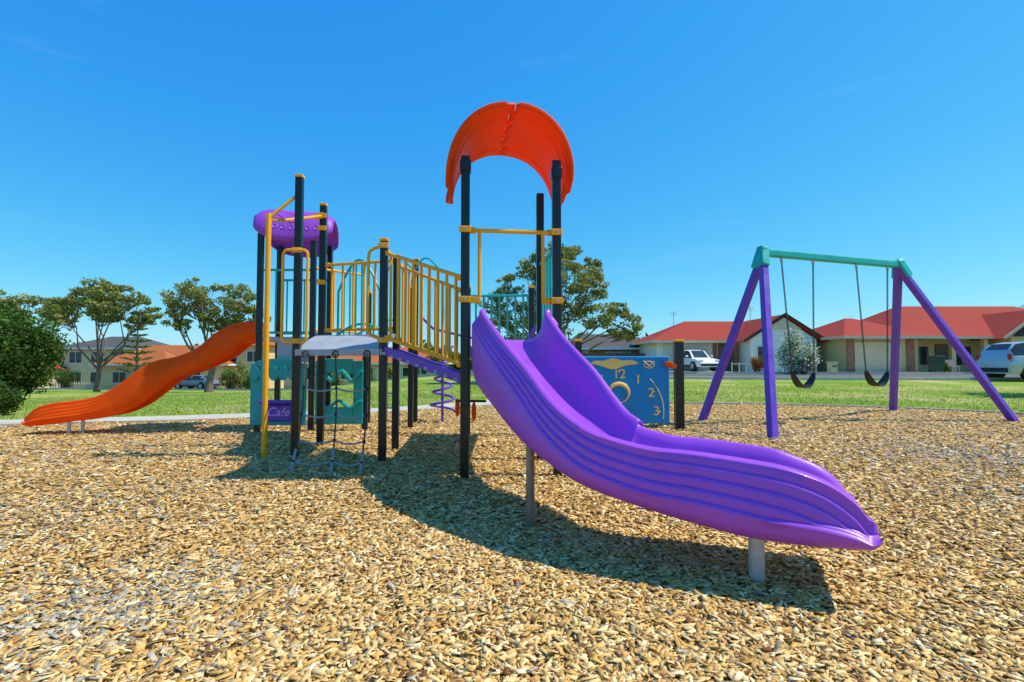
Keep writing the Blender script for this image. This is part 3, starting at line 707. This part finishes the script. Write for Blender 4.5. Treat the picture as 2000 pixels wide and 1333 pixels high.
bush('rose_bush',15.4,32,.5,1.3,MID,.05,700,12,None,((.65,.02,.03),.35))
for (x,y,r,h,p) in ((-28,51,1.0,2.2,MID),(-27,51,.8,2.8,OLIVE),(-25.5,50,.8,1.6,MID),(-13,45,1.1,2.0,DARK),(-16,46,.9,1.5,MID),(-10.5,44,.8,1.4,OLIVE),(-38,56,.9,1.7,MID),(-52,60,1.2,2.6,DARK),(-60,62,1.6,3.5,MID),(9.5,36,.6,1.0,MID),(20,35.2,.5,.8,DARK),(27.5,33,.5,.8,DARK),(33,33,.6,.9,MID),(-6,42,1.2,1.9,DARK),(-2,40,1,1.6,MID)):
    bush('garden_shrub',x,y,r,h,p,.08,600,12)
e=empty('norfolk_pine',(-36.6,50,tz(-36.6,50))); z0=tz(-36.6,50); parts=[tube([(-36.6,50,z0-.2),(-36.6,50,z0+7.6)],[.16,.03],8)]; cl=[]
for L in range(10):
    z=z0+1.6+L*.6; R_=1.9*(1-L/11.5)*(1 if L%2 else .85)
    for k in range(6):
        a=k*2*math.pi/6+L*.5; q=(-36.6+R_*math.cos(a),50+R_*math.sin(a),z+.25*R_)
        parts.append(tube([(-36.6,50,z),q],[.035,.012],5))
        for f in (.4,.6,.8,.98): cl.append((-36.6+R_*f*math.cos(a),50+R_*f*math.sin(a),z+.25*R_*f,.13))
mk('trunk_and_branches',parts,BARK,e); V,F,t=leafcloud(cl,.07,MID,500,.45); np_mesh('foliage',V,F,LEAF,e,t)
e=empty('palm_tree',(41.5,41,.3)); parts=[tube([(41.5,41,.2),(41.4,41,3),(41.5,41,5.0)],[.25,.2,.16],8)]; fr=[]
for k in range(16):
    a=k*2*math.pi/16+.1; el=.9-.9*(k%3)/3; pts=[]
    for i in range(7):
        s=i/6*2.0; pts.append((41.5+math.cos(a)*s*math.cos(el*.8),41+math.sin(a)*s,5.0+s*math.sin(el)-.28*s*s))
    for i in range(1,7):
        p=Vector(pts[i]);q=Vector(pts[i-1]); d=(p-q).normalized(); w=Vector((-math.sin(a),math.cos(a),0))
        for sg in (-1,1):
            for f in (0,.5):
                b0=q.lerp(p,f); fr.append(([b0,b0+d*.1,b0+w*sg*.42+d*.25-Vector((0,0,.2))],[(0,1,2)]))
mk('trunk',parts,BARK,e,smooth=True); PALM=paint('palm_leaf',(.05,.10,.02),.5,.2); mk('fronds',fr,PALM,e)
cl=[]
for i in range(420):
    x=-190+380*rng.random(); y=115+25*rng.random(); r=2.2+2.2*rng.random(); cl.append((x,y,tz(x,y)+r*.7+rng.random()*2.0,r))
V,F,t=leafcloud(cl,.7,MID+DARK+DARK,16,.8); np_mesh('distant_trees',V,F,LEAF,None,t)

# ---------------------------------------------------------------- houses
def hip(x0,x1,y0,y1,ze,zr,inset=None):
    w=(y1-y0)/2; i=inset if inset is not None else w; ym=(y0+y1)/2
    V=[(x0,y0,ze),(x1,y0,ze),(x1,y1,ze),(x0,y1,ze),(x0+i,ym,zr),(x1-i,ym,zr)]
    return V,[(0,1,5,4),(1,2,5),(2,3,4,5),(3,0,4),(3,2,1,0)]
def gable_y(x0,x1,y0,y1,ze,zr):
    xm=(x0+x1)/2
    V=[(x0,y0,ze),(xm,y0,zr),(x1,y0,ze),(x0,y1,ze),(xm,y1,zr),(x1,y1,ze)]
    return V,[(0,1,4,3),(1,2,5,4)]
def tri_wall(x0,x1,y,z0,z1,th=.15):
    xm=(x0+x1)/2; V=[(x0,y,z0),(x1,y,z0),(xm,y,z1),(x0,y+th,z0),(x1,y+th,z0),(xm,y+th,z1)]
    return V,[(0,1,2),(5,4,3),(0,3,4,1),(1,4,5,2),(2,5,3,0)]
def window(par,x0,x1,z0,z1,y,fr=WHITE):
    mk('window_glass',[bx(x0,x1,y-.03,y-.005,z0,z1)],GLASS,par)
    t=.07; ff=[bx(x0-t,x0,y-.07,y,z0-t,z1+t),bx(x1,x1+t,y-.07,y,z0-t,z1+t),bx(x0,x1,y-.07,y,z1,z1+t),bx(x0,x1,y-.07,y,z0-t,z0),bx((x0+x1)/2-.025,(x0+x1)/2+.025,y-.06,y-.031,z0,z1)]
    mk('window_frame',ff,fr,par)
def gutter(par,x0,x1,y0,y1,z,mat=WHITE):
    mk('gutter',[bx(x0-.06,x1+.06,y0-.08,y0-.005,z-.16,z+.02),bx(x0-.08,x0-.005,y0,y1,z-.16,z+.02),bx(x1+.005,x1+.08,y0,y1,z-.16,z+.02)],mat,par)
h=empty('brick_house',(17,40,.2))
mk('walls',[bx(10.8,23.6,38.3,46,.0,2.55)],LWALL,h)
mk('front_wing_walls',[bx(16.9,21.6,36.3,38.3,.0,2.6),tri_wall(16.9,21.6,36.3,2.6,4.15)],LWALL,h)
mk('brick_side',[bx(21.6,23.65,38.2,38.295,.0,2.5),bx(15.0,16.9,38.2,38.295,.0,2.5)],BRICKR,h)
mk('roof',[hip(10.2,24.3,37.6,46.6,2.55,4.35,4.0)],REDROOF,h)
g=gable_y(16.4,22.1,36.0,42,2.50,4.38); o=mk('gable_roof',[g],REDROOF,h); s=o.modifiers.new('s','SOLIDIFY'); s.thickness=.08
mk('barge_boards',[beam((16.3,35.95,2.50),(19.25,35.95,4.40),.06,.13),beam((22.2,35.95,2.50),(19.25,35.95,4.40),.06,.13)],DBROWN,h)
mk('gable_screen',[tri_wall(18.0,20.5,36.15,3.35,4.15,.1)],CREAM,h)
gutter(h,10.2,24.3,37.6,46.6,2.57,CREAM)
mk('garage_door',[bx(11.3,14.7,38.22,38.29,.15,2.35)],GARAGEW,h)
window(h,19.6,20.9,1.0,2.1,36.3); window(h,17.4,18.2,1.0,2.1,36.3); window(h,22.0,23.0,1.0,2.0,38.2)
mk('verandah_posts',[bx(15.05,15.2,37.7,37.85,0,2.5),bx(16.4,16.55,37.7,37.85,0,2.5),bx(23.8,23.95,37.7,37.85,0,2.5)],BRICKR,h)
mk('front_door',[bx(15.4,16.3,38.12,38.19,.2,2.25)],BARK,h)
mk('low_fence',[bx(15+.5*i,15.05+.5*i,35,35.05,0,1.0) for i in range(8)]+[bx(15,18.6,35,35.04,.85,.9)],WHITE,h)
h=empty('brick_house',(31,38,.2))
mk('walls',[bx(22.4,26.9,34.3,42,0,2.65),bx(26.9,43,36.2,44.5,0,2.65),bx(33.2,37.0,34.0,36.2,0,2.6),tri_wall(33.0,37.4,34.0,2.6,4.2)],BRICKT,h)
mk('brick_trim',[bx(22.38,22.85,34.22,34.295,0,2.6),bx(26.4,26.92,34.22,34.295,0,2.6)],BRICKR,h)
mk('roof',[hip(21.8,28.3,33.6,42.5,2.68,4.25,3.0),hip(25.5,43.8,34.6,45.2,2.70,5.35,4.6)],REDROOF,h)
g=gable_y(32.4,38,33.6,40,2.55,4.55); o=mk('gable_roof',[g],REDROOF,h); s=o.modifiers.new('s','SOLIDIFY'); s.thickness=.08
mk('gable_boards',[tri_wall(33.2,37.2,33.8,2.7,4.2,.1)],DBROWN,h)
mk('gable_strips',[bx(34.3+.45*i,34.37+.45*i,33.72,33.79,2.75,3.35+.25*(2-abs(i-2))) for i in range(5)]+[beam((32.3,33.55,2.55),(35.2,33.55,4.6),.05,.16),beam((38.1,33.55,2.55),(35.2,33.55,4.6),.05,.16)],CREAM,h)
gutter(h,21.8,28.3,33.6,36,2.70,CREAM); mk('gutter_front',[bx(28.4,43.8,34.5,34.59,2.56,2.72)],CREAM,h)
mk('garage_door',[bx(22.9,26.0,34.2,34.29,.15,2.35)],GARAGE,h)
window(h,28.0,29.4,.8,2.1,36.2,CREAM); window(h,31.2,32.4,.8,2.1,36.2,CREAM); window(h,34.2,36.0,.9,2.0,34.0,CREAM); window(h,38.5,40.5,.9,2.0,36.2,CREAM)
mk('front_door',[bx(29.9,30.8,36.1,36.19,.2,2.25)],BARK,h)
mk('verandah_posts',[bx(x,x+.28,34.8,35.08,0,2.55) for x in (27.3,29.9,32.1,38.6,41)],BRICKT,h)
h=empty('suburban_house',(9,46,.2))
mk('walls',[bx(3.8,12.6,43.5,50,-.1,2.2)],BRICKR,h); mk('roof',[hip(3.2,13.2,43,50.6,2.2,3.55,3.4)],GREYROOF,h); window(h,8,10,.8,1.8,43.5); window(h,5,6.4,.8,1.8,43.5); gutter(h,3.2,13.2,43,50.6,2.2)
h=empty('brick_house',(-40,60,-2.2)); zb=-2.25
mk('walls',[bx(-47,-33,58.5,66,zb,zb+3.0),bx(-34.5,-28.5,60,68,zb,zb+5.2),bx(-42,-38,56.5,58.5,zb,zb+2.9)],BRICKT,h)
mk('roof',[hip(-47.6,-32,57.8,66.6,zb+3.0,zb+5.3,4),hip(-35.2,-27.9,59.3,68.6,zb+5.2,zb+6.8,3.2),hip(-42.6,-37.4,55.9,61,zb+2.9,zb+4.5,2.3)],REDTILE,h)
for a,b,c,d,y in ((-45.5,-44,zb+.9,zb+2.1,58.5),(-41,-39.3,zb+.8,zb+2.1,56.5),(-37,-35.5,zb+.9,zb+2.1,58.5),(-33.5,-32.2,zb+3.3,zb+4.5,60),(-31,-29.6,zb+3.3,zb+4.5,60),(-31.5,-30,zb+.8,zb+2.2,60)): window(h,a,b,c,d,y)
gutter(h,-47.6,-32,57.8,66.6,zb+3.0)
h=empty('two_storey_house',(-56,68,-2.5)); zb=-2.5
mk('walls',[bx(-58,-48.5,66,75,zb,zb+5.3)],BRICKC,h); mk('roof',[hip(-58.7,-47.9,65.4,75.6,zb+5.3,zb+7,3.4)],GREYROOF,h)
for a,c in ((-57,3.4),(-54.2,3.4),(-51.4,3.4),(-57,.8),(-54.2,.8),(-51.4,.8)): window(h,a,a+1.6,zb+c,zb+c+1.4,66)
gutter(h,-58.7,-47.9,65.4,75.6,zb+5.3)
h=empty('suburban_house',(-64,62,-2.3)); zb=-2.3
mk('walls',[bx(-70,-57.5,62,69,zb,zb+2.4)],BRICKT,h); mk('roof',[hip(-70.6,-56.9,61.4,69.6,zb+2.4,zb+4,3.4)],REDROOF,h); mk('garage_door',[bx(-62,-59,61.9,61.99,zb+.1,zb+2.1)],GARAGE,h); window(h,-68,-66,zb+.9,zb+2,62)
h=empty('brick_house',(-12,56,-2)); zb=-1.7
mk('walls',[bx(-24,-8,54,62,zb-.5,zb+2.6)],BRICKT,h); mk('roof',[hip(-24.7,-7.3,53.4,62.6,zb+2.6,zb+4.4,4)],REDTILE,h)
for a in (-22.5,-18,-11.5): window(h,a,a+1.8,zb+.9,zb+2.1,54)
mk('garage_door',[bx(-15.5,-12.6,53.9,53.99,zb,zb+2.2)],GARAGE,h); gutter(h,-24.7,-7.3,53.4,62.6,zb+2.6)
mk('timber_fence',[bx(23.75+.14*i,23.87+.14*i,39,39.03,0,1.85) for i in range(10)]+[bx(4+.16*i,4.14+.16*i,41.5,41.53,-.1,1.7) for i in range(45)],FENCE,None)
mk('picket_fence',[bx(-54+.3*i,-53.9+.3*i,60,60.05,-2.4,-1.3) for i in range(22)]+[bx(-54,-47.6,60.06,60.1,-1.6,-1.5)],CREAM,None)
mk('driveway',[([(22.6,30,tz(22,30)+.045),(26.4,30,tz(22,30)+.045),(26.2,34.2,tz(22,34)+.045),(22.8,34.2,tz(22,34)+.045)],[(0,1,2,3)]),([(11,30.4,tz(12,30)+.045),(15,30.4,tz(12,30)+.045),(14.8,38.2,.345),(11.2,38.2,.345)],[(0,1,2,3)])],CONC,None)
def bin_(x,y):
    z=tz(x,y)+.04; e=empty('wheelie_bin',(x,y,z))
    V=[(x-.22,y-.25,z+.05),(x+.22,y-.25,z+.05),(x+.22,y+.2,z+.05),(x-.22,y+.2,z+.05),(x-.29,y-.33,z+.95),(x+.29,y-.33,z+.95),(x+.29,y+.3,z+.95),(x-.29,y+.3,z+.95)]
    mk('body',[(V,BF)],DGREEN,e,bevel=.02); mk('lid',[box((x,y,z+1.0),(.62,.70,.09))],DGREEN,e,bevel=.03); mk('wheels',[cyl((x-.25,y+.25,z+.1),.1,.06,14,'X'),cyl((x+.25,y+.25,z+.1),.1,.06,14,'X')],RUB,e)
bin_(25.9,31.3); bin_(-9.0,48); bin_(-8.2,48)
e=empty('letterbox',(20.0,32,.2)); mk('pillar',[bx(19.8,20.2,31.8,32.2,.1,.95)],BRICKC,e); mk('cap',[bx(19.75,20.25,31.75,32.25,.951,1.02)],CREAM,e); mk('slot',[bx(19.88,20.12,31.78,31.799,.7,.78)],GLASS,e)
for cx in (28.3,29.1):
    e=empty('garden_chair',(cx,33.9,.3)); PINK=bpy.data.materials.get('pink_chair') or paint('pink_chair',(.6,.35,.38),.5,.05)
    mk('chair',[bx(cx-.25,cx+.25,33.6,34.1,.68,.74),bx(cx-.25,cx+.25,34.1,34.15,.72,1.15)]+[bx(cx+a,cx+a+.05,33.62+b,33.67+b,.25,.70) for a in (-.25,.2) for b in (0,.42)],PINK,e)
for (x,y,hh) in ((19.6,42,5.6),(13.3,42,5.2)):
    e=empty('tv_antenna',(x,y,4)); mk('antenna',[tube([(x,y,3.6),(x,y,hh)],.025,6)]+[tube([(x-.4,y,hh-.15*i),(x+.4,y,hh-.15*i)],.015,5) for i in range(3)],GALV,e)

# ---------------------------------------------------------------- vehicles
def car(name,loc,rz,L=4.5,Wd=1.8,Hh=1.68,paintm=CARW,suv=True):
    e=empty(name,loc); M=Matrix.Translation(loc)@Matrix.Rotation(rz,4,'Z')
    w=Wd/2
    if suv: S=[(-.50,.50,.52,.80,.76),(-.497,.80,.82,.88,.8),(-.485,1.02,1.05,.93,.80),(-.455,1.08,1.36,.95,.74),(-.395,1.10,Hh-.10,.97,.68),(-.28,1.08,Hh-.01,1,.68),(-.05,1.04,Hh,1,.70),(.10,1.0,Hh-.08,1,.68),(.27,.98,1.02,1,.80),(.40,.92,.94,.97,.76),(.48,.78,.80,.90,.7),(.50,.55,.57,.82,.66)]
    else: S=[(-.50,.58,.60,.80,.76),(-.48,.86,.88,.88,.8),(-.40,.93,.96,.95,.80),(-.26,.93,Hh-.03,1,.66),(-.05,.92,Hh,1,.70),(.10,.91,Hh-.06,1,.68),(.24,.89,.93,1,.80),(.40,.80,.82,.97,.76),(.48,.66,.68,.90,.7),(.50,.50,.52,.82,.66)]
    V=[];F=[];G=[]
    for x,zb_,zr_,a,b in S:
        x*=L; ww=w*a; wr=w*b
        for yy,zz in ((-ww*.92,.28),(-ww,.45),(-ww,zb_-.08),(-ww*.96,zb_),(-wr,zr_-.03),(-wr*.8,zr_),(wr*.8,zr_),(wr,zr_-.03),(ww*.96,zb_),(ww,zb_-.08),(ww,.45),(ww*.92,.28)):
            V.append(M@Vector((x,yy,zz)))
    K=12
    for i in range(len(S)-1):
        for k in range(K):
            l=(k+1)%K; q=(i*K+k,(i+1)*K+k,(i+1)*K+l,i*K+l)
            gh=S[i][2]-S[i][1]>.2 or S[i+1][2]-S[i+1][1]>.2
            both=S[i][2]-S[i][1]>.2 and S[i+1][2]-S[i+1][1]>.2
            if suv and i<3 : F.append(q)
            elif suv and i==3: (G if k in (3,7,5) else F).append(q)
            elif k in (3,7) and gh: G.append(q)
            elif k==5 and gh and not both: G.append(q)
            else: F.append(q)
    F.append(tuple(range(K))); F.append(tuple((len(S)-1)*K+k for k in range(K))[::-1])
    mk('body',[(V,F)],paintm,e,smooth=True,sharp=40); mk('windows',[(V,G)],GLASS,e)
    T=lambda p:M@Vector(p)
    pil=[]
    for xs in ((-.30,-.29),(-.03,-.03)):
        for s in (-1,1): pil.append(beam(T((xs[0]*L,s*w*.965,1.06)),T((xs[1]*L,s*w*.70,Hh-.04)),.07,.02))
    mk('pillars',pil,paintm,e)
    rim=[];ty=[];ar=[]
    for xx in (-.30,.31):
        for s in (-1,1):
            c=Vector((xx*L,s*(w-.10),.34)); ty.append(tube([T(c-Vector((0,.11,0))),T(c+Vector((0,.11,0)))],.34,24)); 
            ar.append(tube([T(Vector((xx*L,s*(w-.12),.38))-Vector((0,.10,0))),T(Vector((xx*L,s*(w-.105),.38))+Vector((0,.10,0)))],.41,24))
            c2=Vector((xx*L,s*(w+.015),.34)); rim.append(tube([T(c2-Vector((0,.02,0))),T(c2+Vector((0,.005,0)))],.20,16))
    mk('wheel_arches',ar,RUB,e); mk('tyres',ty,RUB,e,smooth=True); mk('wheel_rims',rim,GALV,e)
    mk('tail_lights',[box(T((-.480*L,s*w*.84,1.0)),(.10,.16,.34),rz) for s in (-1,1)],RED,e,bevel=.02)
    mk('head_lights',[box(T((.475*L,s*w*.70,.72)),(.12,.3,.14),rz) for s in (-1,1)],WHITE,e,bevel=.02)
    mk('bumper',[box(T((-.497*L,0,.45)),(.08,Wd*.82,.2),rz),box(T((.497*L,0,.42)),(.08,Wd*.8,.18),rz),box(T((0,-w,.36)),(L*.45,.04,.12),rz),box(T((0,w,.36)),(L*.45,.04,.12),rz)],RUB,e,bevel=.02)
    mk('mirrors',[box(T((.17*L,s*(w+.08),1.03)),(.12,.2,.14),rz) for s in (-1,1)],paintm,e,bevel=.03)
car('parked_car',(24.4,23.6,tz(24,23.6)+.05),0,4.6,1.85,1.74)
car('parked_car',(13.2,37.2,tz(13,37)+.08),math.radians(-80),4.3,1.75,1.5,WHITE,False)
car('parked_car',(-32.3,52.5,tz(-32.3,52.5)+.05),math.radians(168),4.4,1.75,1.42,CARB,False)

# ---------------------------------------------------------------- light, sky, camera
sd=Vector((.70,.0,1.0)).normalized()
el=math.asin(sd.z); az=math.atan2(sd.x,sd.y)
L=bpy.data.lights.new('sun','SUN'); L.energy=5.0; L.angle=math.radians(.5); L.color=(1,.93,.80)
lo=bpy.data.objects.new('sun',L); lo.rotation_euler=(-sd).to_track_quat('-Z','Y').to_euler(); lo.location=(5,0,20); scene.collection.objects.link(lo)
w=bpy.data.worlds.new('World'); scene.world=w; w.use_nodes=True; nt=w.node_tree; bg=nt.nodes['Background']
sk=nt.nodes.new('ShaderNodeTexSky'); sk.sky_type='NISHITA'; sk.sun_disc=False; sk.sun_elevation=el; sk.sun_rotation=az; sk.air_density=1.0; sk.dust_density=.3; sk.ozone_density=2.0
STR=.13
sc=N(nt,'ShaderNodeVectorMath',operation='SCALE'); sc.inputs['Scale'].default_value=STR; nt.links.new(sk.outputs[0],sc.inputs[0])
sx=N(nt,'ShaderNodeSeparateXYZ'); nt.links.new(sc.outputs[0],sx.inputs[0]); cx=N(nt,'ShaderNodeCombineXYZ')
for ch,(ex,ga) in enumerate(((1.55,.62),(.74,.90),(.22,1.03))):
    pw=N(nt,'ShaderNodeMath',operation='POWER'); pw.inputs[1].default_value=ex; nt.links.new(sx.outputs[ch],pw.inputs[0])
    mu=N(nt,'ShaderNodeMath',operation='MULTIPLY'); mu.inputs[1].default_value=ga/STR; nt.links.new(pw.outputs[0],mu.inputs[0]); nt.links.new(mu.outputs[0],cx.inputs[ch])
tc=N(nt,'ShaderNodeTexCoord'); mp=N(nt,'ShaderNodeMapping'); mp.inputs['Scale'].default_value=(1.2,1.2,9); mp.inputs['Rotation'].default_value=(.0,.25,0); nt.links.new(tc.outputs['Generated'],mp.inputs[0])
no=N(nt,'ShaderNodeTexNoise'); no.inputs['Scale'].default_value=2.2; no.inputs['Detail'].default_value=7; no.inputs['Roughness'].default_value=.6; nt.links.new(mp.outputs[0],no.inputs['Vector'])
mr=N(nt,'ShaderNodeMapRange'); mr.inputs[1].default_value=.62; mr.inputs[2].default_value=.95; mr.inputs[3].default_value=0; mr.inputs[4].default_value=.14; nt.links.new(no.outputs[0],mr.inputs[0])
mx=N(nt,'ShaderNodeMix',data_type='RGBA'); mx.inputs[7].default_value=(.85/STR,.92/STR,1.0/STR,1); nt.links.new(mr.outputs[0],mx.inputs[0]); nt.links.new(cx.outputs[0],mx.inputs[6])
nt.links.new(mx.outputs[2],bg.inputs['Color']); bg.inputs['Strength'].default_value=STR
cam=bpy.data.cameras.new('camera'); cam.lens=18; cam.sensor_width=36; cam.clip_end=4000; cam.clip_start=.05
co=bpy.data.objects.new('camera',cam); co.location=(0,0,1.0); co.rotation_euler=(math.radians(92.35),0,0); scene.collection.objects.link(co); scene.camera=co
